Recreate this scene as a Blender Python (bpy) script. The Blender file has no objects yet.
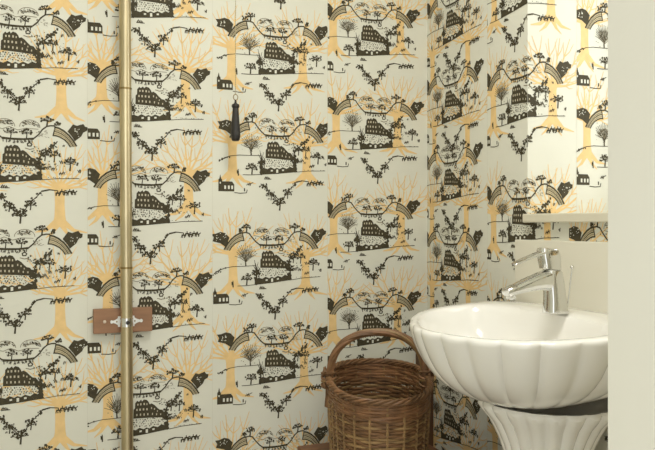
import bpy, bmesh, math, random
from mathutils import Vector, Matrix
from mathutils.geometry import tessellate_polygon
PI = math.pi
scene = bpy.context.scene
COL = scene.collection

# ------------------------------------------------------------------ materials
def srgb(r, g, b):
    f = lambda c: (c/255/12.92) if c/255 <= .04045 else ((c/255+.055)/1.055)**2.4
    return (f(r), f(g), f(b), 1)

def mat(name, col, rough=.5, metal=0, noise=0, scale=20, bump=0, bscale=80, spec=.5, stretch=None, coat=0):
    m = bpy.data.materials.new(name); m.use_nodes = True
    nt = m.node_tree; b = nt.nodes['Principled BSDF']
    b.inputs['Roughness'].default_value = rough
    b.inputs['Metallic'].default_value = metal
    b.inputs['Specular IOR Level'].default_value = spec
    b.inputs['Coat Weight'].default_value = coat
    b.inputs['Coat Roughness'].default_value = .08
    tc = nt.nodes.new('ShaderNodeTexCoord')
    src = tc.outputs['Object']
    if stretch:
        mp = nt.nodes.new('ShaderNodeMapping'); mp.inputs['Scale'].default_value = stretch
        nt.links.new(src, mp.inputs['Vector']); src = mp.outputs['Vector']
    n = nt.nodes.new('ShaderNodeTexNoise'); n.inputs['Scale'].default_value = scale
    n.inputs['Detail'].default_value = 5
    nt.links.new(src, n.inputs['Vector'])
    r = nt.nodes.new('ShaderNodeValToRGB')
    lo = [c*(1-noise) for c in col[:3]]; hi = [min(1, c*(1+noise)) for c in col[:3]]
    r.color_ramp.elements[0].color = (*lo, 1); r.color_ramp.elements[1].color = (*hi, 1)
    r.color_ramp.elements[0].position = .3; r.color_ramp.elements[1].position = .7
    nt.links.new(n.outputs['Fac'], r.inputs['Fac'])
    nt.links.new(r.outputs['Color'], b.inputs['Base Color'])
    if bump:
        n2 = nt.nodes.new('ShaderNodeTexNoise'); n2.inputs['Scale'].default_value = bscale
        nt.links.new(src, n2.inputs['Vector'])
        bp = nt.nodes.new('ShaderNodeBump'); bp.inputs['Strength'].default_value = bump
        bp.inputs['Distance'].default_value = .002
        nt.links.new(n2.outputs['Fac'], bp.inputs['Height'])
        nt.links.new(bp.outputs['Normal'], b.inputs['Normal'])
    return m

M_paper = mat('wallpaper_ground', srgb(222, 221, 207), .75, noise=.03, scale=4, spec=.2)
M_ink = mat('wallpaper_ink', srgb(72, 66, 50), .7, noise=.18, scale=120, spec=.2)
M_grey = mat('wallpaper_grey_ink', srgb(133, 124, 104), .7, noise=.1, scale=90, spec=.2)
M_ochre = mat('wallpaper_ochre', srgb(233, 200, 142), .75, noise=.06, scale=50, spec=.2)
M_pane = mat('wallpaper_house_panes', srgb(196, 187, 164), .7, noise=.1, scale=90, spec=.2)
M_stone = mat('wallpaper_stone_tint', srgb(196, 183, 150), .75, noise=.12, scale=120, spec=.2)
M_seam = mat('wallpaper_seam', srgb(210, 208, 193), .75, spec=.2)
M_white = mat('white_paint', srgb(223, 220, 206), .55, noise=.012, scale=6, bump=.05, bscale=200)
M_ceil = mat('ceiling_paint', srgb(232, 228, 216), .7, noise=.015, scale=5)
M_floor = mat('floor_stone', srgb(196, 190, 176), .5, noise=.08, scale=6)
M_ceramic = mat('white_ceramic', srgb(246, 244, 238), .14, noise=.006, scale=3, coat=.4)
M_tile = mat('cream_tile', srgb(226, 222, 206), .2, noise=.012, scale=5)
M_sill = mat('sill_paint', srgb(216, 210, 190), .5, noise=.03, scale=15)
M_brass = mat('aged_brass', srgb(196, 182, 148), .33, metal=.9, noise=.12, scale=18, stretch=(3, 3, .5))
M_brassjoint = mat('brass_joint', srgb(150, 130, 90), .35, metal=1, noise=.1)
M_chrome = mat('chrome', srgb(222, 222, 220), .07, metal=1)
M_steel = mat('white_metal_clip', srgb(232, 232, 228), .35, metal=.35, noise=.03)
M_wood = mat('brown_wood', srgb(148, 110, 82), .55, noise=.16, scale=9, stretch=(1, 6, 6), bump=.1, bscale=30)
M_darkwood = mat('dark_brown_wood', srgb(92, 64, 40), .55, noise=.2, scale=9, stretch=(8, 8, 1))
M_benchwood = mat('bench_wood', srgb(124, 84, 54), .5, noise=.2, scale=8, stretch=(1, 7, 1))
M_black = mat('black_pull', srgb(40, 37, 34), .5, noise=.2, scale=30, stretch=(6, 6, 1))
M_dark = mat('dark_bolt', srgb(40, 36, 32), .5)
M_glassframe = mat('window_paint', srgb(235, 232, 224), .4)
M_wick = [mat('wicker_brown', srgb(116, 84, 54), .55, noise=.35, scale=35),
          mat('wicker_red_brown', srgb(130, 93, 62), .5, noise=.3, scale=35),
          mat('wicker_dark', srgb(88, 64, 40), .6, noise=.35, scale=35),
          mat('wicker_straw', srgb(144, 115, 76), .5, noise=.25, scale=35)]
def glass():
    m = bpy.data.materials.new('window_glass'); m.use_nodes = True
    nt = m.node_tree; nt.nodes.clear()
    o = nt.nodes.new('ShaderNodeOutputMaterial'); mx = nt.nodes.new('ShaderNodeMixShader')
    t = nt.nodes.new('ShaderNodeBsdfTransparent'); g = nt.nodes.new('ShaderNodeBsdfGlossy')
    fr = nt.nodes.new('ShaderNodeFresnel'); g.inputs['Roughness'].default_value = .02
    nt.links.new(fr.outputs[0], mx.inputs[0]); nt.links.new(t.outputs[0], mx.inputs[1])
    nt.links.new(g.outputs[0], mx.inputs[2]); nt.links.new(mx.outputs[0], o.inputs[0])
    return m
M_glass = glass()

# ------------------------------------------------------------------ mesh builder
class MB:
    def __init__(s): s.v = []; s.f = []; s.m = []
    def add(s, vs, fs, mi=0):
        b = len(s.v); s.v += [tuple(v) for v in vs]
        for f in fs: s.f.append([i+b for i in f]); s.m.append(mi)
    def box(s, lo, hi, mi=0):
        x0, y0, z0 = lo; x1, y1, z1 = hi
        vs = [(x, y, z) for x in (x0, x1) for y in (y0, y1) for z in (z0, z1)]
        s.add(vs, [(0,1,3,2), (4,6,7,5), (0,4,5,1), (2,3,7,6), (0,2,6,4), (1,5,7,3)], mi)
    def rings(s, rs, mi=0, cap0=True, cap1=True, closed=False):
        n = len(rs[0]); fs = []; k = len(rs)
        for i in range(k if closed else k-1):
            a = i*n; b = ((i+1) % k)*n
            for j in range(n): fs.append((a+j, a+(j+1) % n, b+(j+1) % n, b+j))
        if not closed:
            if cap0: fs.append(tuple(reversed(range(n))))
            if cap1: fs.append(tuple(range((k-1)*n, k*n)))
        s.add([p for r in rs for p in r], fs, mi)
    def tube(s, pts, r, n=8, mi=0, closed=False, flat=1.0, up=None):
        pts = [Vector(p) for p in pts]; k = len(pts)
        rr = r if isinstance(r, (list, tuple)) else [r]*k
        rs = []; prev = None
        for i, p in enumerate(pts):
            if closed: t = pts[(i+1) % k]-pts[i-1]
            else: t = pts[min(i+1, k-1)]-pts[max(i-1, 0)]
            t.normalize()
            if up is not None: a = Vector(up)
            elif prev is None: a = Vector((0, 0, 1)) if abs(t.z) < .9 else Vector((1, 0, 0))
            else: a = prev
            a = a - t*a.dot(t); a.normalize(); prev = a
            b = t.cross(a)
            rs.append([p + a*(rr[i]*math.cos(2*PI*j/n)) + b*(rr[i]*flat*math.sin(2*PI*j/n)) for j in range(n)])
        s.rings(rs, mi, closed=closed)
    def lathe(s, c, prof, n=24, mi=0):      # prof: (radius, z)
        c = Vector(c)
        s.rings([[c+Vector((max(r, 1e-5)*math.cos(2*PI*j/n), max(r, 1e-5)*math.sin(2*PI*j/n), z)) for j in range(n)] for r, z in prof], mi)
    def sphere(s, c, r, n=12, mi=0):
        s.lathe(c, [(r*math.sin(PI*i/n), -r*math.cos(PI*i/n)) for i in range(n+1)], n, mi)
    def build(s, name, mats, parent=None, smooth=False, bevel=0, normals=True):
        me = bpy.data.meshes.new(name); me.from_pydata(s.v, [], s.f)
        for m in (mats if isinstance(mats, (list, tuple)) else [mats]): me.materials.append(m)
        me.polygons.foreach_set('material_index', s.m)
        if normals:
            bm = bmesh.new(); bm.from_mesh(me)
            bmesh.ops.recalc_face_normals(bm, faces=bm.faces); bm.to_mesh(me); bm.free()
        if smooth:
            me.polygons.foreach_set('use_smooth', [True]*len(me.polygons))
            me.set_sharp_from_angle(angle=math.radians(45))
        me.update()
        o = bpy.data.objects.new(name, me); COL.objects.link(o)
        if parent: 
            o.parent = parent; o.matrix_parent_inverse = Matrix.Translation(parent.location).inverted()
        if bevel:
            md = o.modifiers.new('bevel', 'BEVEL'); md.width = bevel; md.segments = 3; md.limit_method = 'ANGLE'
        return o

def tag(o, label=None, cat=None, group=None, kind=None):
    if label: o['label'] = label
    if cat: o['category'] = cat
    if group: o['group'] = group
    if kind: o['kind'] = kind
    return o
def empty(name, loc, label, cat):
    o = bpy.data.objects.new(name, None); o.location = loc; o.empty_display_size = .05
    COL.objects.link(o); return tag(o, label, cat)

# ------------------------------------------------------------------ room measures (metres)
YB = 2.0016      # back wall
XR = 1.155       # right wall
XL = -.62        # left wall
YF = .452        # room side of the front (door) wall
ZC = 2.36
YREV = 1.514     # far side of the window recess
YREV0 = .66
XWIN = 1.50
ZSILL = 1.077; ZHEAD = 2.12
SILL_T = .021

# ------------------------------------------------------------------ wallpaper print
# the print is drawn once as flat shapes, in units of one vertical repeat (P), then laid out strip by strip
P = .28
INK, GREY, OCH = 1, 2, 3
rnd = random.Random(7)

def B(x, y): return ((x-328)/474, (345-y)/510)      # drawing units -> repeats, origin at right foot of the manor house
def A(x, y): return B(232+(x-235)*1.445, 360+(y-283)*1.445)

class Print:
    def __init__(s): s.items = []          # (material, convex pts)
    def poly(s, pts, m=INK):
        if len(pts) <= 4 and False: s.items.append((m, pts)); return
        tri = tessellate_polygon([[Vector((x, y, 0)) for x, y in pts]])
        for t in tri: s.items.append((m, [pts[i] for i in t]))
    def conv(s, pts, m=INK): s.items.append((m, pts))
    def line(s, pts, w, m=INK, w1=None):
        n = len(pts)
        if m != OCH:
            w *= 1.25; w1 = w1*1.25 if w1 else w1
        for i in range(n-1):
            (x0, y0), (x1, y1) = pts[i], pts[i+1]
            dx, dy = x1-x0, y1-y0; L = math.hypot(dx, dy) or 1e-9
            nx, ny = -dy/L, dx/L
            if w1 is None: a = b = w/2
            else:
                a = (w+(w1-w)*i/(n-1))/2; b = (w+(w1-w)*(i+1)/(n-1))/2
            ex, ey = dx/L*min(a, .004)*.6, dy/L*min(a, .004)*.6
            s.conv([(x0+nx*a-ex, y0+ny*a-ey), (x0-nx*a-ex, y0-ny*a-ey), (x1-nx*b+ex, y1-ny*b+ey), (x1+nx*b+ex, y1+ny*b+ey)], m)
    def blob(s, x, y, r, m=INK, n=6, sq=1):
        a0 = rnd.random()*6
        s.conv([(x+r*rnd.uniform(.75, 1.2)*math.cos(a0+2*PI*i/n), y+sq*r*rnd.uniform(.75, 1.2)*math.sin(a0+2*PI*i/n)) for i in range(n)], m)
    def specks(s, x0, y0, x1, y1, n, r0, r1, m=INK):
        for _ in range(n): s.blob(rnd.uniform(x0, x1), rnd.uniform(y0, y1), rnd.uniform(r0, r1), m, 5)
    def tree(s, x, y, h, r, nb=7, w=.011, leaves=True, m=INK):
        s.line([(x, y), (x+.004, y+h*.4), (x, y+h*.62)], w, m, w*.7)
        for i in range(nb):
            a = PI*(.02+.96*i/(nb-1))+rnd.uniform(-.12, .12); L = r*rnd.uniform(.75, 1.1)
            cx, cy = x, y+h*(.45+.17*rnd.random())
            ex, ey = x+L*math.cos(a), y+h*.55+L*.85*math.sin(a)
            s.line([(cx, cy), ((cx+ex)/2+.004*math.cos(a), (cy+ey)/2-.004), (ex, ey)], w*.55, m, w*.3)
            if leaves:
                for _ in range(3): s.blob(ex+rnd.uniform(-.014, .014), ey+rnd.uniform(-.012, .012), rnd.uniform(.0055, .011), m, 5)
                s.blob((cx+ex)/2+rnd.uniform(-.01, .01), (cy+ey)/2+rnd.uniform(-.01, .01), rnd.uniform(.003, .006), m, 5)
    def bramble(s, pts, w, k, spread):
        s.line(pts, w)
        for i in range(len(pts)-1):
            for _ in range(k):
                t = rnd.random(); x = pts[i][0]*(1-t)+pts[i+1][0]*t; y = pts[i][1]*(1-t)+pts[i+1][1]*t
                s.blob(x+rnd.uniform(-spread, spread), y+rnd.uniform(-spread, spread), rnd.uniform(.006, .0135), INK, 5)
    def horse(s, x, y, k=1, d=1):
        q = lambda a, b: (x+a*k*d, y+b*k)
        s.conv([q(-.016, .012), q(.014, .012), q(.016, .022), q(-.014, .023)])
        s.conv([q(.011, .018), q(.021, .030), q(.028, .027), q(.018, .016)])
        for a in (-.014, -.008, .007, .013): s.line([q(a, .013), q(a+rnd.uniform(-.004, .004), -.002)], .0045*k)
        s.conv([q(-.004, .021), q(.004, .021), q(.003, .036), q(-.003, .036)])

def manor():
    p = Print()
    # manor house: roof and gabled front
    p.poly([B(*q) for q in [(170,278), (171,236), (177,230), (178,206), (187,194), (193,200), (204,191), (208,200), (216,191), (229,195), (237,206), (241,217), (249,213), (262,222), (273,235), (284,246), (297,249), (306,262), (309,286), (240,281)]])
    L = 0
    for (x0, x1, y0, y1, dy) in [(186,193,208,219,0), (198,206,207,219,0), (213,221,207,219,0), (226,232,209,220,0),
                                 (182,189,232,244,0), (195,203,232,244,0), (210,218,232,244,0), (225,233,233,245,0), (246,252,230,241,0), (259,265,236,246,0), (272,277,248,257,0),
                                 (182,188,256,268,0), (197,204,256,268,0), (213,220,257,269,0), (229,236,257,269,0), (250,256,258,270,0), (268,274,262,273,0), (286,292,264,274,0)]:
        p.conv([B(x0+.8,y0+1), B(x0+.8,y1-1), B(x1-.8,y1-1), B(x1-.8,y0+1)], 5)
    # snowy hedge band with specks, garden wall and door
    for i in range(13):
        for j in range(4):
            x = 170+i*10.6+(j % 2)*5+rnd.uniform(-3, 3); y = 287+j*10+rnd.uniform(-3, 3)
            p.blob(*B(x, y), rnd.uniform(.0045, .0085), INK if rnd.random() < .7 else GREY, 5)
    p.line([B(166,279), B(163,300), B(164,332)], .006)
    p.poly([B(*q) for q in [(143,338), (160,328), (180,334), (196,324), (214,333), (226,326), (240,332), (256,322), (276,330), (292,318), (306,324), (318,308), (328,345), (236,356), (142,364)]])
    p.conv([B(223,335), B(223,352), B(233,351), B(233,334)], 0)
    p.conv([B(196,338), B(196,346), B(206,345), B(206,337)], 0); p.conv([B(252,334), B(252,342), B(262,341), B(262,333)], 0)
    # yew at the right corner and shrub at the left
    for _ in range(34):
        y = rnd.uniform(262, 342); p.blob(*B(311+rnd.uniform(-9, 9)+(y-262)*.06, y), rnd.uniform(.008, .016))
    for _ in range(24): p.blob(*B(153+rnd.uniform(-11, 9), rnd.uniform(285, 352)), rnd.uniform(.006, .013))
    p.line([B(150,362), B(151,280), B(146,255)], .011, INK, .004)
    for a, b in ((135,262), (160,250), (142,240), (163,272)): p.line([B(150,292), B(a,b)], .006, INK, .003)
    p.tree(*B(150, 364), .2, .035, 9, .012)
    p.tree(*B(318, 346), .19, .04, 9, .012)
    for _ in range(16): p.blob(*B(rnd.uniform(285, 345), rnd.uniform(196, 232)), rnd.uniform(.004, .009), INK if rnd.random() < .6 else GREY, 5)
    # rope fence between the bridges
    p.line([B(84,101), B(100,98), B(117,103), B(130,122), B(150,146), B(166,160), B(200,163), B(250,163), B(292,158), B(310,140), B(325,116), B(342,101), B(358,97), B(374,97)], .0095)
    p.line([B(168,166), B(230,168), B(290,163)], .006)
    for i in range(9): p.line([B(172+i*14,164), B(172+i*14+rnd.uniform(-2,2),178+rnd.uniform(-4,3))], .006)
    # stone bridges
    for sx in (0, 1):
        f = (lambda x, y: B(x, y)) if not sx else (lambda x, y: B(459-x, y+3))
        O = [(-3,182), (12,156), (28,134), (50,114), (70,103), (86,99)]; I = [(22,187), (32,170), (46,155), (64,144), (78,139), (92,138)]
        for j in range(5): p.conv([f(*O[j]), f(*O[j+1]), f(*I[j+1]), f(*I[j])], 6)
        for t, w, m in ((0, .012, INK), (.3, .005, GREY), (.52, .006, INK), (.75, .004, GREY), (1, .009, INK)):
            p.line([f(a[0]*(1-t)+b[0]*t, a[1]*(1-t)+b[1]*t) for a, b in zip(O, I)], w, m)
        p.line([f(84,99), f(92,140)], .008)
        for k in range(14):
            i = k/13*4.6; j = int(i); u = i-j
            a = [O[j][q]*(1-u)+O[j+1][q]*u for q in (0, 1)]; b = [I[j][q]*(1-u)+I[j+1][q]*u for q in (0, 1)]
            h0 = rnd.uniform(0, .5)
            p.line([f(*[a[q]*(1-h0)+b[q]*h0 for q in (0, 1)]), f(*[a[q]*(.6-h0/2)+b[q]*(.4+h0/2) for q in (0, 1)])], .003, GREY)
        # dark wooded hillside outside each bridge
        hp = [(34,116), (12,82), (-4,88), (-30,78), (-38,90), (-48,92), (-46,108), (-30,118), (-22,136), (4,160), (14,142)]
        if not sx: hp = [(22,122), (2,100), (-20,94), (-44,103), (-62,104), (-52,122), (-58,140), (-22,150), (2,168), (14,148)]
        p.poly([f(*q) for q in hp])
        for _ in range(12): p.blob(*f(rnd.uniform(-40, 8), rnd.uniform(100, 138)), rnd.uniform(.003, .0065), 0, 5)
    # centre hills
    for cx, dy in ((177, 0), (275, 0)):
        arc = [B(cx+40*math.cos(a), 108-32*math.sin(a)) for a in [PI*i/10 for i in range(11)]]
        p.line(arc, .004, GREY)
        for _ in range(7): p.blob(B(cx+rnd.uniform(-30, 30), 0)[0], B(0, 108-rnd.uniform(12, 28))[1], rnd.uniform(.004, .008), INK, 5)
        for k in range(30):
            x = cx+rnd.uniform(-30, 30); yt = 108-30*math.sqrt(max(0, 1-((x-cx)/40)**2))
            y0 = yt+rnd.uniform(3, 18); p.line([B(x, y0), B(x+rnd.uniform(3,9), y0+rnd.uniform(-2,6))], .0045, GREY if rnd.random() < .5 else INK)
    p.line([B(140,114), B(170,122), B(196,110), B(228,124), B(260,114), B(308,116)], .004, GREY)
    p.tree(*B(201,161), .085, .045, 6, .008); p.tree(*B(262,160), .08, .042, 6, .008)
    p.tree(*B(104,100), .095, .036, 6, .012); p.tree(*B(342,101), .09, .042, 6, .012); p.tree(*B(76,104), .05, .02, 4, .006); p.tree(*B(386,96), .03, .014, 4, .006)
    for x in (120, 148, 310): p.blob(*B(x, 128), .006)
    for k in range(18):
        x = rnd.uniform(300, 348); y = rnd.uniform(120, 150); p.line([B(x, y), B(x+rnd.uniform(3, 8), y+rnd.uniform(-4, 4))], .003, GREY)
    for k in range(26): p.blob(*B(rnd.uniform(330, 420), rnd.uniform(180, 300)), rnd.uniform(.003, .0065), INK if k % 2 else GREY, 5)
    for k in range(14): p.blob(*B(rnd.uniform(52, 150), rnd.uniform(160, 262)), rnd.uniform(.003, .006), GREY, 5)
    # creatures under the fence
    for x, y in ((196,176), (214,180), (228,176), (247,178), (258,172)): p.horse(*B(x, y+4), .55, 1 if x < 230 else -1)
    p.line([B(266,184), B(276,178), B(284,186), B(280,194), B(268,194), B(266,184)], .008); p.blob(*B(275,172), .009)
    p.line([B(258,204), B(275,209), B(292,205)], .006, GREY)
    # large bare tree on the left
    bx, by = 100, 268
    p.line([B(bx, by), B(bx-2, 240), B(bx, 215)], .011, INK, .006)
    for i in range(17):
        a = PI*(-.05+1.1*i/16); L = rnd.uniform(40, 54)
        mx, my = bx+L*.5*math.cos(a), 222-L*.5*math.sin(a)*1.05; ex, ey = bx+L*math.cos(a), 208-L*math.sin(a)
        p.line([B(bx, 238+rnd.uniform(-12, 12)), B(mx, my), B(ex, ey)], .0052, INK if i % 3 else GREY, .0025)
        for _ in range(2): p.line([B(mx, my), B(mx+rnd.uniform(-16,16), my-rnd.uniform(8,20))], .003, INK if i % 2 else GREY)
        p.blob(*B(ex, ey), .004, INK, 5); p.blob(*B((mx+ex)/2, (my+ey)/2), .0035, GREY, 5)
    # ground lines
    p.line([B(0,274), B(40,268), B(90,268), B(150,266)], .0045)
    p.line([B(-52,300), B(-30,285), B(0,274)], .006)
    for _ in range(9):
        t = rnd.random(); p.blob(*B(-56+t*56+rnd.uniform(-5,5), 302-t*28+rnd.uniform(-6,6)), .008)
    p.line([B(60,366), B(100,366), B(150,362)], .005)
    p.line([B(326,345), B(380,338), B(430,336), B(474,334)], .0045)
    for _ in range(8): p.blob(*B(rnd.uniform(335,470), 333), .004, INK, 5)
    p.tree(*B(103,362), .105, .05, 8, .012)
    p.conv([B(35,372), B(34,345), B(40,345), B(41,372)]); p.blob(*B(37,341), .006)
    # sheep dog group below the house
    p.horse(*B(172,384), .8); p.horse(*B(186,386), .7, -1); p.line([B(164,385), B(198,385)], .006)
    # thicket to the right
    p.bramble([B(312,268), B(318,240), B(332,222), B(352,205), B(368,188), B(384,168)], .008, 7, .02)
    p.tree(*B(372,262), .11, .045, 7, .009); p.tree(*B(335,258), .09, .04, 6, .009)
    p.tree(*B(436,300), .12, .05, 8, .011)
    for x, y in ((345,296), (356,290), (410,316), (398,320), (475,306), (402,268), (410,190), (368,300), (376,276)): p.horse(*B(x, y), rnd.uniform(.5, .85), rnd.choice((-1, 1)))
    p.line([B(477,308), B(479,294)], .007)
    # wreath of hedges below, with riders
    Lw = [A(130,318), A(145,316), A(176,318), A(192,330), A(206,345), A(220,362), A(232,376), A(241,384)]
    Rw = [A(241,384), A(252,372), A(262,352), A(274,338), A(286,325), A(298,310), A(320,304)]
    p.line(Lw[2:], .006); p.line(Rw, .006)
    p.bramble(Lw[2:], .006, 5, .022); p.bramble(Rw[:-1], .006, 5, .022)
    p.tree(*A(241,410), .13, .06, 7, .013); p.tree(*A(211,374), .08, .045, 6, .009); p.tree(*A(268,368), .08, .045, 6, .009); p.tree(*A(190,338), .05, .03, 5, .008)
    p.horse(*A(138,324), .8, -1); p.horse(*A(203,372), .5)
    p.line([A(128,323), A(150,314)], .006)
    p.line([A(298,308), A(318,303), A(342,306)], .007)
    for x, y in ((343,316), (354,311), (366,314), (376,310), (387,312)): p.horse(*A(x, y+5), 1.25, 1)
    # church and churchyard path
    p.poly([A(*q) for q in [(35,346), (35,306), (38,302), (41,288), (44,302), (47,306), (47,312), (80,312), (87,322), (87,346)]])
    for x in (54, 66, 77): p.conv([A(x,326), A(x,338), A(x+6,338), A(x+6,326)], 0)
    p.conv([A(39,314), A(39,320), A(43,320), A(43,314)], 0)
    p.line([A(88,350), A(108,352), A(128,350), A(130,340)], .006)
    p.conv([A(119,345), A(119,334), A(123,334), A(123,345)]); p.conv([A(96,284), A(95,272), A(99,272), A(99,284)])
    return p

def ochre_tree(seed, k=1.0):
    r = random.Random(seed); p = Print()
    w = .062*k
    # origin at the foot of the trunk
    L = [(-w*1.0, 0), (-w*.72, .10), (-w*.66, .2), (-w*.7, .3), (-w*.95, .40)]
    R = [(w*1.05, 0), (w*.8, .10), (w*.7, .2), (w*.72, .3), (w*1.0, .40)]
    for i in range(4): p.conv([L[i], R[i], R[i+1], L[i+1]], OCH)
    for s in (-1, 1):      # roots
        p.line([(s*w*.6, .04), (s*.12, -.03), (s*(.2+.05*r.random()), -.06+.02*r.random())], .055, OCH, .008)
        p.line([(s*w*.3, .02), (s*.06, -.05), (s*(.1+.03*r.random()), -.10)], .05, OCH, .006)
    n = 10
    for i in range(n):     # branches
        a = PI*(.06+.88*i/(n-1))+r.uniform(-.06, .06); Lh = r.uniform(.32, .46)
        c, s_ = math.cos(a), math.sin(a)
        x0, y0 = w*.7*c, .34+.05*s_
        pts = [(x0, y0), (x0+Lh*.3*c, y0+Lh*.22*s_), (x0+Lh*.65*c, y0+Lh*.55*s_+.02), (x0+Lh*c, y0+Lh*s_*.9+.05)]
        p.line(pts, .024, OCH, .006)
        for j in (1, 2):
            for q in (-1, 1):
                x, y = pts[j]; b = a+q*r.uniform(.35, .8); l2 = r.uniform(.08, .17)
                e = (x+l2*.55*math.cos(b), y+l2*.5*math.sin(b)); 
                p.line([(x, y), e, (x+l2*math.cos(b), y+l2*math.sin(b)+.03)], .012, OCH, .004)
    return p

MANOR = [manor() for _ in range(3)]
TREES = [ochre_tree(11+i) for i in range(4)]

def clip(pts, x0, x1, y0, y1):
    for ax, lim, sg in ((0, x0, 1), (0, x1, -1), (1, y0, 1), (1, y1, -1)):
        out = []; n = len(pts)
        for i in range(n):
            a, b = pts[i], pts[(i+1) % n]
            da, db = sg*(a[ax]-lim), sg*(b[ax]-lim)
            if da >= 0: out.append(a)
            if da*db < 0:
                t = da/(da-db); out.append((a[0]+(b[0]-a[0])*t, a[1]+(b[1]-a[1])*t))
        pts = out
        if len(pts) < 3: return None
    return pts

LIFT = {OCH: .0003, GREY: .0006, INK: .0006, 0: .0009, 4: .0004, 5: .0009, 6: .00045}
def lay(mb, pr, ox, oz, rot, window, place, scale=P, sx=1.0):
    c, s = math.cos(rot), math.sin(rot)
    for i, (m, pts) in enumerate(pr.items):
        e = LIFT[m]+4e-6*(i % 45)
        q = [(ox+scale*sx*(x*c-y*s), oz+scale*(x*s+y*c)) for x, y in pts]
        q = clip(q, *window)
        if q is None: continue
        mb.add([place(u, z, e) for u, z in q], [tuple(range(len(q)))], m)

# strips: (s0, s1, [(house s, house z) ...], [(trunk s, foot z, left trunk s) ...]) ; s runs along the wall from the left, then along the right wall from the corner
def rows(meas, extra_lo, extra_hi):
    meas = sorted(meas, key=lambda a: -a[1]); d = (meas[0][1]-meas[-1][1])/(len(meas)-1)
    up = [(meas[0][0]+.006*(i % 2), meas[0][1]+d*i) for i in range(extra_hi, 0, -1)]
    dn = [(meas[-1][0]-.005*(i % 2), meas[-1][1]-d*i) for i in range(1, extra_lo+1)]
    return up+meas+dn
BACK = [
    (-.62, -.17, [(-.29, 1.49), (-.288, 1.21), (-.292, .93), (-.288, .65)], [(-.245, .10), (-.47, .12)]),
    (-.17, .163, [(.053, 1.441), (.0565, 1.1627), (.0445, .8911), (.0578, .617)], [(.102, -.42), (-.11, -.42)]),
    (.163, .487, [(.376, 1.329), (.3733, 1.0556), (.38, .7785), (.3708, .5085)], [(.415, .10), (.205, .10)]),
    (.487, .825, [(.7266, 1.479), (.731, 1.2), (.716, .895), (.728, .616)], [(.756, -.10), (.543, -.10)]),
    (.825, 1.155, [(1.0256, 1.558), (1.0375, 1.2817), (1.024, .982), (1.0286, .705)], [(1.058, .02), (.848, .02)]),
]
def place_back(s, z, e): return (s, YB-e, z)
def place_right(s, z, e): return (XR-e, YB-s, z)
SREV = YB-YREV
def place_rev(s, z, e): return (XR+(s-SREV), YREV-e, z)

def strip(mb, st, window, place, k0):
    s0, s1, meas, och = st
    wd = (max(s0, window[0]), min(s1, window[1]), window[2], window[3])
    if wd[0] >= wd[1]: return
    rr = random.Random(k0*31+5)
    rs = rows(meas, 3, 4)
    for i, (s, z) in enumerate(rs):
        for j, (ts, off) in enumerate(och):
            lay(mb, TREES[(i*2+j+k0) % 4], ts+rr.uniform(-.008, .008), z+off*P+rr.uniform(-.012, .012), 0, wd, place, P*.98)
    for i, (s, z) in enumerate(rs):
        lay(mb, MANOR[(i+k0) % 3], s, z, rr.uniform(-.015, .02), wd, place)
    for x in (s0,):
        q = clip([(x-.0004, window[2]), (x+.0004, window[2]), (x+.0004, window[3]), (x-.0004, window[3])], *window)
        if q: mb.add([place(u, z, LIFT[4]) for u, z in q], [(0, 1, 2, 3)], 4)

PAPER = [M_paper, M_ink, M_grey, M_ochre, M_seam, M_pane, M_stone]
mb = MB()
T = .12
mb.box((XL-T, YB, 0), (XR, YB+T, ZC))
for k, st in enumerate(BACK): strip(mb, st, (XL, XR, 0, ZC), place_back, k)
tag(mb.build('wall_back', PAPER, normals=False), kind='structure')

RIGHT = [
    (0, .317, [(.1945, 1.356), (.1915, 1.13), (.1900, .894)], [(.222, -.42), (.035, -.42)]),
    (.317, .638, [(.4885, 1.594), (.515, 1.3175), (.5185, 1.0155)], [(.558, -.10), (.345, -.10)]),
    (.638, .945, [(.862, 1.464), (.862, 1.210), (.862, .913)], [(.88, .0), (.665, .0)]),
    (.945, 1.27, [(1.16, 1.55), (1.16, 1.27), (1.16, .99)], [(1.20, .0), (.985, .0)]),
    (1.27, 1.55, [(1.475, 1.50), (1.475, 1.22), (1.475, .94)], [(1.51, .0), (1.30, .0)]),
]
mb = MB()
ZU = ZSILL-SILL_T+.001       # underside of the opening
mb.box((XR, YREV, 0), (XWIN+.06, YB+T, ZC)); mb.box((XR, YF-.15, 0), (XWIN+.06, YREV0, ZC))
mb.box((XR, YREV0, 0), (XWIN+.06, YREV, ZU)); mb.box((XR, YREV0, ZHEAD), (XWIN+.06, YREV, ZC))
for k, st in enumerate(RIGHT):
    strip(mb, st, (0, SREV, 0, ZC), place_right, k+7)
    strip(mb, st, (SREV, YB-YREV0, 0, ZU), place_right, k+7)
    strip(mb, st, (SREV, YB-YREV0, ZHEAD, ZC), place_right, k+7)
    strip(mb, st, (YB-YREV0, YB-YF, 0, ZC), place_right, k+7)
    strip(mb, st, (SREV, SREV+XWIN-XR-.05, ZSILL, ZHEAD), place_rev, k+7)
tag(mb.build('wall_right', PAPER, normals=False), kind='structure')

mb = MB(); mb.box((XL-T, YF-.15, 0), (XL, YB, ZC)); tag(mb.build('wall_left', M_paper), kind='structure')
# front wall with the doorway we look through
XJ = .42; XJL = -.42
mb = MB()
mb.box((XJ, YF-.15, 0), (XR, YF, ZC)); mb.box((XL, YF-.15, 0), (XJL, YF, ZC)); mb.box((XJL, YF-.15, 2.06), (XJ, YF, ZC))
tag(mb.build('wall_front', M_white), kind='structure')
mb = MB(); mb.box((XL-T, -1.6, -.05), (XWIN+.06, YB+T, 0)); tag(mb.build('floor', M_floor), kind='structure')
mb = MB(); mb.box((XL-T, YF-.15, ZC), (XWIN+.06, YB+T, ZC+.05)); tag(mb.build('ceiling', M_ceil), kind='structure')

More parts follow.
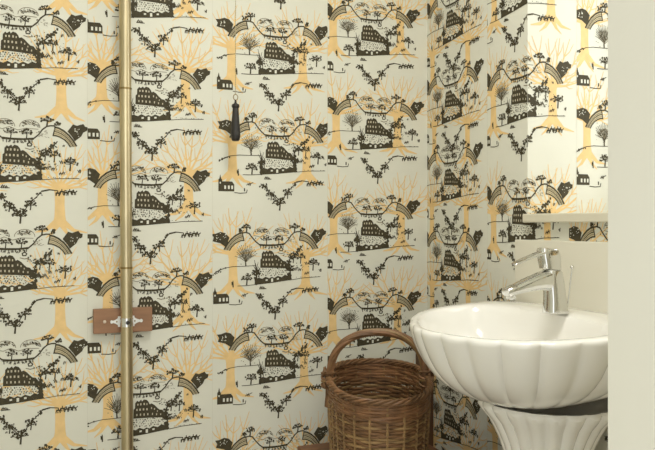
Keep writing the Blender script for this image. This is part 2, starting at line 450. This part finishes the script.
# ------------------------------------------------------------------ window in the right wall recess
win = bpy.data.objects.new('window_1', None); win.location = (XWIN, (YREV+YREV0)/2, ZSILL); COL.objects.link(win); tag(win, kind='structure')
mb = MB(); fw = .05; X0, X1 = XWIN-.04, XWIN+.01
mb.box((X0, YREV0, ZSILL), (X1, YREV0+fw, ZHEAD)); mb.box((X0, YREV-fw, ZSILL), (X1, YREV, ZHEAD))
mb.box((X0, YREV0+fw, ZSILL), (X1, YREV-fw, ZSILL+fw)); mb.box((X0, YREV0+fw, ZHEAD-fw), (X1, YREV-fw, ZHEAD))
ym = (YREV+YREV0)/2; mb.box((X0+.005, ym-.015, ZSILL+fw), (X1-.005, ym+.015, ZHEAD-fw))
mb.build('window_frame', M_glassframe, win)
for a, b in ((YREV0+fw, ym-.015), (ym+.015, YREV-fw)):
    mb = MB(); mb.add([(XWIN-.015, a, ZSILL+fw), (XWIN-.015, b, ZSILL+fw), (XWIN-.015, b, ZHEAD-fw), (XWIN-.015, a, ZHEAD-fw)], [(0, 1, 2, 3)])
    mb.build('window_pane', M_glass, win)
mb = MB(); mb.box((XR-.018, YREV0-.004, ZSILL-SILL_T), (XWIN-.04, YREV-.002, ZSILL)); tag(mb.build('window_sill', M_sill, win, bevel=.003))

# ------------------------------------------------------------------ brass pipe on wooden block
pipe = empty('brass_pipe', (.2565, 1.963, 0), 'tall thin aged brass pipe running floor to ceiling in front of the papered wall', 'pipe')
px = lambda z: .2597-.0055*z
mb = MB(); mb.tube([(px(z), 1.963, z) for z in (0, .4, .8, .94, 1.4, 1.9, ZC)], .0150, 20); mb.build('tube', M_brass, pipe, True)
for z in (.941, 1.397):
    mb = MB(); mb.tube([(px(z), 1.963, z-.0025), (px(z), 1.963, z+.0025)], .0155, 20); mb.build('joint', M_brassjoint, pipe, True)

block = empty('wooden_block', (.2495, YB, .8045), 'flat brown wooden backing block fixed to the wall behind the brass pipe', 'block')
mb = MB(); mb.box((.176, YB-.020, .7735), (.323, YB, .8355)); mb.build('board', M_wood, block, bevel=.0015)
clipo = empty('pipe_clip', (.2512, 1.963, .8025), 'small pale metal pipe clip with pointed flanges on the wooden block', 'pipe clip')
zc = .8025; xc = px(zc); yf = YB-.0205
for sgn in (-1, 1):
    mb = MB(); W = [(.014, -.0135), (.0215, -.0135), (.022, -.009), (.028, -.005), (.036, -.0026), (.0375, -.0042), (.041, -.0042), (.043, 0)]
    if sgn < 0: W = [(a*.9, b) for a, b in W]
    out = [(xc+sgn*a, b) for a, b in W] + [(xc+sgn*a, -b) for a, b in reversed(W[:-1])]
    mb.rings([[(a, yf, zc+b) for a, b in out], [(a, yf-.002, zc+b) for a, b in out]])
    mb.build('flange', M_steel, clipo)
    mb = MB(); mb.rings([[(xc+sgn*.0225+r*math.cos(2*PI*j/10), y, zc+r*math.sin(2*PI*j/10)) for j in range(10)] for r, y in ((.0021, yf-.0015), (.0021, yf-.0026))]); mb.build('screw', M_brassjoint, clipo)
mb = MB(); rs = []
for z in (zc-.011, zc-.0105, zc+.0105, zc+.011):
    rs.append([(xc+  .0162*math.cos(a), 1.963+  .0162*math.sin(a), z) for a in [2*PI*j/28 for j in range(28)]])
mb.rings(rs); mb.build('band', M_chrome, clipo, True)
mb = MB(); mb.rings([[(xc+.001+r*math.cos(2*PI*j/14), y, zc+r*math.sin(2*PI*j/14)) for j in range(14)] for r, y in ((.0052, 1.950), (.0052, 1.9465), (.0040, 1.9445), (.0005, 1.944))])
mb.build('bolt', M_dark, clipo, True)
sc_ = MB(); sc_.rings([[(.203+r*math.cos(2*PI*j/14), y, .8035+r*math.sin(2*PI*j/14)) for j in range(14)] for r, y in ((.0042, yf), (.0040, yf-.0012), (.002, yf-.0022), (.0002, yf-.0024))])
tag(sc_.build('screw_head', mat('pale_screw', srgb(214, 196, 176), .5), block, True))

# ------------------------------------------------------------------ light pull
pull = empty('light_pull', (.532, 1.93, ZC), 'black tapered wooden light pull hanging on a thin bead chain', 'light pull')
mb = MB(); n = int((ZC-1.398)/.0048)
for i in range(n): 
    z = 1.398+i*.0048
    mb.lathe((.532, 1.93, z), [(.0002, -.0013), (.0011, -.0008), (.0013, 0), (.0011, .0008), (.0002, .0013)], 6)
mb.tube([(.532, 1.93, 1.396), (.532, 1.93, ZC)], .0004, 4); mb.build('bead_chain', mat('chain_metal', srgb(176, 164, 130), .35, metal=.8), pull, True)
mb = MB(); mb.tube([(.532+.0062*math.sin(a), 1.93, 1.3885+.0075*math.cos(a)) for a in [2*PI*i/20 for i in range(20)]], .0011, 6, closed=True, up=(0, 1, 0))
mb.build('ring', M_brassjoint, pull, True)
mb = MB(); prof = [(.0001, 1.2725), (.0085, 1.2728), (.0105, 1.276), (.0128, 1.284), (.0130, 1.290), (.0118, 1.305), (.0098, 1.332), (.0080, 1.356), (.0078, 1.360), (.0100, 1.362), (.0104, 1.3655), (.0095, 1.3695), (.0055, 1.371), (.0030, 1.374), (.0022, 1.381), (.0001, 1.382)]
mb.lathe((.532, 1.93, 0), prof, 20); mb.build('handle', M_black, pull, True)

# ------------------------------------------------------------------ basin, local (w from wall, y along wall)
YC = 1.272; RIM = .862
def pos(w, y, z):
    w2 = w*(1-.17*max(0, y)/.27*min(1, w/.2))
    if z > .6: z -= .017*max(0, min(1, (w-.1)/.33))
    return (XR-.0015-w2, YC+y, z)
NSEG = 300; CW = .22
def outline(phi, ay=.283, bf=.218, bb=.2185, nf=2.25, nb=5.0):
    c, s = math.cos(phi), math.sin(phi)        # c: away from wall, s: along
    b, n = (bf, nf) if c >= 0 else (bb, nb)
    return (abs(c/b)**n+abs(s/ay)**n)**(-1/n)
def inner(phi):      # bowl opening, centre moved outwards
    c, s = math.cos(phi), math.sin(phi); n = 2.3
    b = .198 if c >= 0 else .125
    return (abs(c/b)**n+abs(s/.242)**n)**(-1/n)
PH = [2*PI*i/NSEG for i in range(NSEG)]
# arc length around the rim for even flutes
arc = [0]; pt = [(outline(p)*math.cos(p), outline(p)*math.sin(p)) for p in PH]
for i in range(NSEG):
    a, b = pt[i], pt[(i+1) % NSEG]; arc.append(arc[-1]+math.hypot(b[0]-a[0], b[1]-a[1]))
NL = 25
def lobe(i, ph=0.0):
    t = (arc[i]/arc[-1]*NL+ph) % 1.0
    return abs(math.sin(PI*t))**.55
prof = [(1.0, 0, .55), (1.004, -.004, .7), (1.0, -.010, .8), (.985, -.022, .95), (.96, -.038, 1), (.925, -.056, 1), (.88, -.075, 1), (.82, -.094, 1), (.745, -.112, .95), (.65, -.129, .9), (.54, -.143, .8), (.43, -.153, .7), (.31, -.160, .5), (.2, -.163, .2)]
basin = empty('wash_basin', (XR-.22, YC, .70), 'white ceramic scallop shell wash basin with fluted sides on the right wall', 'wash basin')
mb = MB(); rs = []
for k, dz, am in prof:
    r_ = []
    for i, p in enumerate(PH):
        R = outline(p)*k; A_ = .0115*am*(.35+.65*min(1, k))
        front = max(0, min(1, (math.cos(p)*outline(p)+.16)/.08))
        R += A_*(lobe(i)-.72)*front
        w = CW+R*math.cos(p); shift = -.03*(1-k)
        w += shift
        r_.append(pos(max(.0079, w), R*math.sin(p), RIM+dz))
    rs.append(r_)
low = rs[::-1]          # bottom to rim
top = []
def ringmix(t, dz, base):      # between outer rim and bowl opening
    r_ = []
    for i, p in enumerate(PH):
        Ro = outline(p)+.0115*.55*.9*(lobe(i)-.72)*max(0, min(1, (math.cos(p)*outline(p)+.16)/.08)); Ri = inner(p)
        R = Ro*(1-t)+Ri*t
        r_.append(pos(max(.0079, CW+R*math.cos(p)), R*math.sin(p), RIM+dz))
    return r_
top += [ringmix(.12, .0030, 0), ringmix(.35, .0036, 0), ringmix(.7, .003, 0), ringmix(.9, .0005, 0), ringmix(1, -.004, 0)]
for k, dz in ((.965, -.018), (.94, -.034), (.89, -.056), (.8, -.078), (.68, -.096), (.52, -.109), (.34, -.117), (.16, -.121), (.075, -.122)):
    top.append([pos(CW+.01*(1-k)+inner(p)*k*math.cos(p), inner(p)*k*math.sin(p), RIM+dz) for p in PH])
mb.rings(low+top, cap0=True, cap1=True)
mb.build('bowl', M_ceramic, basin, True)
mb = MB(); mb.lathe(pos(CW+.01, 0, RIM-.1215), [(.0001, .001), (.014, .001), (.021, .0025), (.0225, .001), (.0225, -.002)], 24); mb.build('drain', M_chrome, basin, True)

# pedestal
ped = empty('basin_pedestal', (XR-.158, 1.245, 0), 'white fluted ceramic pedestal column under the scallop basin', 'pedestal')
PZ = .697
pp = [(.135, PZ-.002), (.1385, PZ-.006), (.1385, PZ-.012), (.132, PZ-.022), (.117, PZ-.040), (.105, PZ-.062), (.0945, PZ-.085), (.086, PZ-.112), (.079, PZ-.15), (.075, PZ-.2), (.074, .36), (.078, .24), (.092, .14), (.108, .06), (.118, .03), (.12, .012), (.12, 0)]
mb = MB(); N = 224; NF = 22
rs = []
for j, (r, z) in enumerate([(.02, PZ-.05), (.085, PZ-.045), (.112, PZ-.016), (.126, PZ-.003)]+pp):
    am = .0 if j < 4 else (.35 if j < 6 else 1.0)
    am *= (1 if z > .05 else .4)
    rs.append([(max(XR-.158+(r+am*.0085*r/.12*(abs(math.sin(NF/2*a))**.6-.7))*.98*math.cos(a), 0), 1.245+(r+am*.0085*r/.12*(abs(math.sin(NF/2*a))**.6-.7))*1.02*math.sin(a), z) for a in [2*PI*i/N for i in range(N)]])
mb.rings(rs); mb.build('column', M_ceramic, ped, True)

# splashback
mb = MB(); mb.box((XR-.009, 1.262-.292, RIM-.03), (XR, 1.262+.292, 1.014))
sb = mb.build('splashback', M_tile, None, bevel=.002)
tag(sb, 'plain cream tiled splashback behind the chrome tap', 'splashback')

# ------------------------------------------------------------------ tap
FX, FY, FZ = 1.046, 1.278, RIM+.0030
tap = empty('basin_tap', (FX, FY, FZ), 'chrome single lever mixer tap standing on the white basin', 'tap')
def rrect(cx, cy, z, a, b, n=24, e=3.2, tilt=0):
    out = []
    for j in range(n):
        t = 2*PI*j/n; c, s = math.cos(t), math.sin(t)
        r = (abs(c/a)**e+abs(s/b)**e)**(-1/e)
        out.append((cx+r*c, cy+r*s, z+tilt*r*c))
    return out
mb = MB(); mb.rings([rrect(FX, FY, FZ, .0245, .0225), rrect(FX, FY, FZ+.004, .0245, .0225), rrect(FX-.001, FY, FZ+.03, .0215, .0205), rrect(FX-.004, FY, FZ+.06, .0195, .019), rrect(FX-.008, FY, FZ+.088, .0185, .018, tilt=-.12), rrect(FX-.0085, FY, FZ+.0905, .0165, .016, tilt=-.12)])
mb.build('body', M_chrome, tap, True)
def sweep(mb, pts):   # (x, z, half width, half height)
    rs = []
    for k, (x, z, hw, hh) in enumerate(pts):
        a = pts[max(0, k-1)]; b = pts[min(len(pts)-1, k+1)]
        d = Vector((b[0]-a[0], 0, b[1]-a[1])).normalized(); u = Vector((d.z, 0, -d.x)); 
        if u.z < 0: u = -u
        ring = []
        for j in range(20):
            t = 2*PI*j/20; c, s = math.cos(t), math.sin(t); r = (abs(c)**3+abs(s)**3)**(-1/3)
            ring.append(Vector((x, FY, z))+Vector((0, hw*r*c, 0))+u*(hh*r*s))
        rs.append(ring)
    mb.rings(rs)
mb = MB(); sweep(mb, [(FX+.002, FZ+.068, .016, .026), (FX-.018, FZ+.070, .0170, .0235), (FX-.04, FZ+.068, .0165, .0185), (FX-.07, FZ+.0615, .016, .0145), (FX-.10, FZ+.0535, .015, .0110), (FX-.124, FZ+.0475, .0142, .0090), (FX-.1265, FZ+.047, .0125, .0070)])
sp = mb.build('spout', M_chrome, tap, True)
mb = MB(); mb.lathe((FX-.112, FY, FZ+.033), [(.0001, 0), (.0095, 0), (.0105, .002), (.0105, .012), (.0001, .013)], 20); mb.build('aerator', M_chrome, tap, True)
mb = MB(); mb.rings([rrect(FX-.013, FY, FZ+.092, .0215, .0175, tilt=-.10), rrect(FX-.016, FY, FZ+.112, .0235, .0175, tilt=-.10), rrect(FX-.018, FY, FZ+.128, .0245, .0168, tilt=-.14), rrect(FX-.0185, FY, FZ+.134, .0220, .0148, tilt=-.16), rrect(FX-.019, FY, FZ+.1355, .012, .008, tilt=-.16)])
hd = mb.build('lever_head', M_chrome, tap, True)
mb = MB(); sweep(mb, [(FX-.006, FZ+.1295, .0145, .0062), (FX-.026, FZ+.1295, .0145, .0060), (FX-.045, FZ+.1245, .013, .0038), (FX-.075, FZ+.1155, .0115, .0032), (FX-.100, FZ+.1065, .0105, .0030), (FX-.105, FZ+.1045, .0085, .0022)])
mb.build('lever', M_chrome, tap, True)
mb = MB(); q0 = Vector((FX+.0275, FY-.003, FZ)); q1 = Vector((FX+.044, FY, FZ+.092))
mb.tube([q0, q1], .0014, 8); rod = mb.build('pop_up_rod', M_chrome, tap, True)
mb = MB(); mb.sphere(q1+Vector((0, 0, .003)), .0046, 12); mb.build('rod_knob', M_chrome, rod, True)

# ------------------------------------------------------------------ low wooden chest the basket stands on
BX0, BX1, BY0, BY1, BZ = .700, 1.04, 1.47, 1.915, .45
chest = empty('wooden_chest', ((BX0+BX1)/2, (BY0+BY1)/2, 0), 'low reddish brown wooden chest in the corner under the wicker basket', 'chest')
mb = MB(); mb.box((BX0, BY0, BZ-.022), (BX1, BY1, BZ)); mb.build('lid', M_benchwood, chest, bevel=.003)
mb = MB(); mb.box((BX0+.012, BY0+.012, .05), (BX1-.012, BY1-.012, BZ-.022)); mb.build('box', M_benchwood, chest, bevel=.002)
for x in (BX0+.012, BX1-.057):
    for y in (BY0+.012, BY1-.057):
        mb = MB(); mb.box((x, y, 0), (x+.045, y+.045, .05)); mb.build('foot', M_darkwood, chest, bevel=.002)

# upright plank in the corner
mb = MB(); mb.box((1.112, 1.962, 0), (1.1535, 1.999, .745)); pl = mb.build('wooden_plank', M_darkwood, None, bevel=.002)
tag(pl, 'narrow dark brown wooden plank upright in the corner behind the wicker basket', 'plank')

# ------------------------------------------------------------------ wicker basket
CX, CY = .837, 1.699
AX, BXR = .124, .205         # half width across the view, half length along it
ang = math.radians(-20)      # long axis swung from +Y towards +X
ZR, ZB = .664, BZ+.003
ca, sa = math.cos(ang), math.sin(ang)
def bk(t, k, z, off=0):      # t angle, k relative size
    n = 2.2; c, s = math.cos(t), math.sin(t)
    r = (abs(c/AX)**n+abs(s/BXR)**n)**(-1/n)
    R = r*k+off
    lx, ly = R*c, R*s
    return Vector((CX+lx*ca-ly*sa, CY+lx*sa+ly*ca, z))
def dip(t): return .010*math.sin(t)+.004*math.cos(2*t)       # back of the rim slightly higher
def kz(u): return .90+.10*u**.8                  # u: 0 bottom, 1 rim
basket = empty('wicker_basket', (CX, CY, BZ), 'oval brown wicker basket with arched handle on the wooden chest', 'basket')
rk = random.Random(3)
NST = 32; NPT = NST*4
mb = MB()
NR = 36; H = ZR-ZB-.012
for r in range(NR):
    u = (r+.5)/NR; z0 = ZB+.006+H*u
    thick = .0040 if u > .80 else .0037
    mi = 1 if u > .80 else rk.choice((0, 0, 2, 3, 0))
    ph = r % 2; amp = .0030
    pts = []
    for i in range(NPT):
        t = 2*PI*i/NPT; x = i/4
        o = amp*math.cos(PI*(x+ph)) if u <= .80 else amp*.7*math.cos(PI*(x/1.5+ph*.66+r*.33))
        wob = .0012*math.sin(t*5+r*1.7)+.0008*math.sin(t*11+r)
        pts.append(bk(t, kz(u), z0+wob+dip(t)*u, o))
    mb.tube(pts, thick, 6, mi, closed=True)
for i in range(NST):
    t = 2*PI*i/NST
    pts = [bk(t, kz(u), ZB+.004+(ZR-ZB-.006)*u+dip(t)*u, .0034 if u < .79 else .0) for u in (0, .2, .4, .6, .76, .82, .97)]
    mb.tube(pts, .0036, 6, 3)
mb.build('body', M_wick, basket, True)
# floor of the basket
mb = MB(); NBR = 12
for j in range(NBR):
    k = (j+.6)/NBR*.88
    mb.tube([bk(2*PI*i/60, k, ZB+.006+.0015*math.cos(PI*i/2+j*PI), 0) for i in range(60)], .0055, 5, 2, closed=True)
fl = [bk(2*PI*i/60, .88, ZB+.003) for i in range(60)]
mb.rings([fl, [p+Vector((0, 0, .002)) for p in fl]], 2)
mb.build('base', M_wick, basket, True)
# braided rim
mb = MB(); NS = 4; NB = 240
for s in range(NS):
    pts = []
    for i in range(NB):
        t = 2*PI*i/NB; a = 2*PI*s/NS+t*14
        pts.append(bk(t, 1.0, ZR+dip(t)+.0050*math.sin(a), .0065*math.cos(a)+.001))
    mb.tube(pts, .0036, 6, (0, 1, 0, 0)[s], closed=True)
mb.build('rim', M_wick, basket, True)
# twisted handle across the short axis
mb = MB(); NS = 7; NB = 110
ends = (bk(PI, 1.0, 0), bk(0, 1.0, 0)); HH = .116
ax = (ends[1]-ends[0]).normalized(); sd = Vector((-ax.y, ax.x, 0)); half = (ends[1]-ends[0]).length/2; mid = (ends[0]+ends[1])/2
def harch(v):        # v 0..1
    if v < .12: 
        q = v/.12; return mid-ax*(half-.004*q), -.07+.07*q
    if v > .88:
        q = (1-v)/.12; return mid+ax*(half-.004*q), -.07+.07*q
    a = PI*(v-.12)/.76
    c = math.cos(a); s = math.sin(a)
    return mid-ax*((half-.004)*math.copysign(abs(c)**.9, c)), HH*s**.8
for s in range(NS):
    pts = []
    for i in range(NB+1):
        v = i/NB; p, h = harch(v); p2, h2 = harch(min(1, v+.01)); p1, h1 = harch(max(0, v-.01))
        tan = (p2-p1)+Vector((0, 0, h2-h1)); tan.normalize(); nrm = sd.cross(tan).normalized()
        a = 2*PI*s/(NS-1)+v*9.0; rr = .0 if s == NS-1 else .0085
        pts.append(p+Vector((0, 0, ZR+h))+nrm*(rr*.62*math.cos(a))+sd*(rr*1.25*math.sin(a)))
    mb.tube(pts, .0052, 6, (1, 0, 1, 0, 1, 3, 0)[s])
mb.build('handle', M_wick, basket, True)
for e, sg in ((ends[0], -1), (ends[1], 1)):        # lashings where the handle meets the rim
    mb = MB()
    for k in range(4):
        z = ZR-.016+k*.010
        mb.tube([e+ax*(.0165*math.cos(a))+sd*(.019*math.sin(a))+Vector((0, 0, z+.004*math.sin(a+k*PI))) for a in [2*PI*i/20 for i in range(20)]], .0036, 5, (0, 3, 1, 0)[k], closed=True)
    for q in (-1, 1):
        mb.tube([e+sd*(q*.022)+ax*sg*.008+Vector((0, 0, ZR-.018)), e+ax*sg*.016+Vector((0, 0, ZR+.002)), e-sd*(q*.022)+ax*sg*.008+Vector((0, 0, ZR+.024))], .0036, 5, 0)
    mb.build('lashing', M_wick, basket, True)

# ------------------------------------------------------------------ light
w = bpy.data.worlds.new('world'); scene.world = w; w.use_nodes = True
bg = w.node_tree.nodes['Background']; bg.inputs[0].default_value = (.975, 1.0, .985, 1); bg.inputs[1].default_value = 1.55
def area(name, loc, target, sx, sy, power, col):
    l = bpy.data.lights.new(name, 'AREA'); l.shape = 'RECTANGLE'; l.size = sx; l.size_y = sy; l.energy = power; l.color = col
    o = bpy.data.objects.new(name, l); COL.objects.link(o); o.location = loc
    o.rotation_euler = (Vector(target)-Vector(loc)).to_track_quat('-Z', 'Y').to_euler(); return o
area('window_daylight', (1.72, .98, 1.72), (1.0, 1.10, 1.5), .9, 1.0, 6.5, (.97, 1.0, 1.0))
area('hall_light', (-.35, -1.3, 1.6), (.3, 2.0, .95), 1.1, 1.3, 6, (.985, 1.0, .97))
area('ceiling_fill', (.5, .95, 2.30), (.6, 1.0, 0), .4, .4, 13, (1.0, .99, .94))  # added fill under the ceiling, no real fitting; lifts and evens the room

# ------------------------------------------------------------------ camera
cam = bpy.data.cameras.new('camera'); cam.sensor_width = 36; cam.lens = 750/655*36; cam.clip_start = .01
co = bpy.data.objects.new('camera', cam); COL.objects.link(co); co.location = (0, 0, 1.05)
co.rotation_euler = (PI/2, 0, math.radians(-22.4)); scene.camera = co
scene.view_settings.view_transform = 'Standard'; scene.view_settings.look = 'None'
scene.view_settings.exposure = 0.0
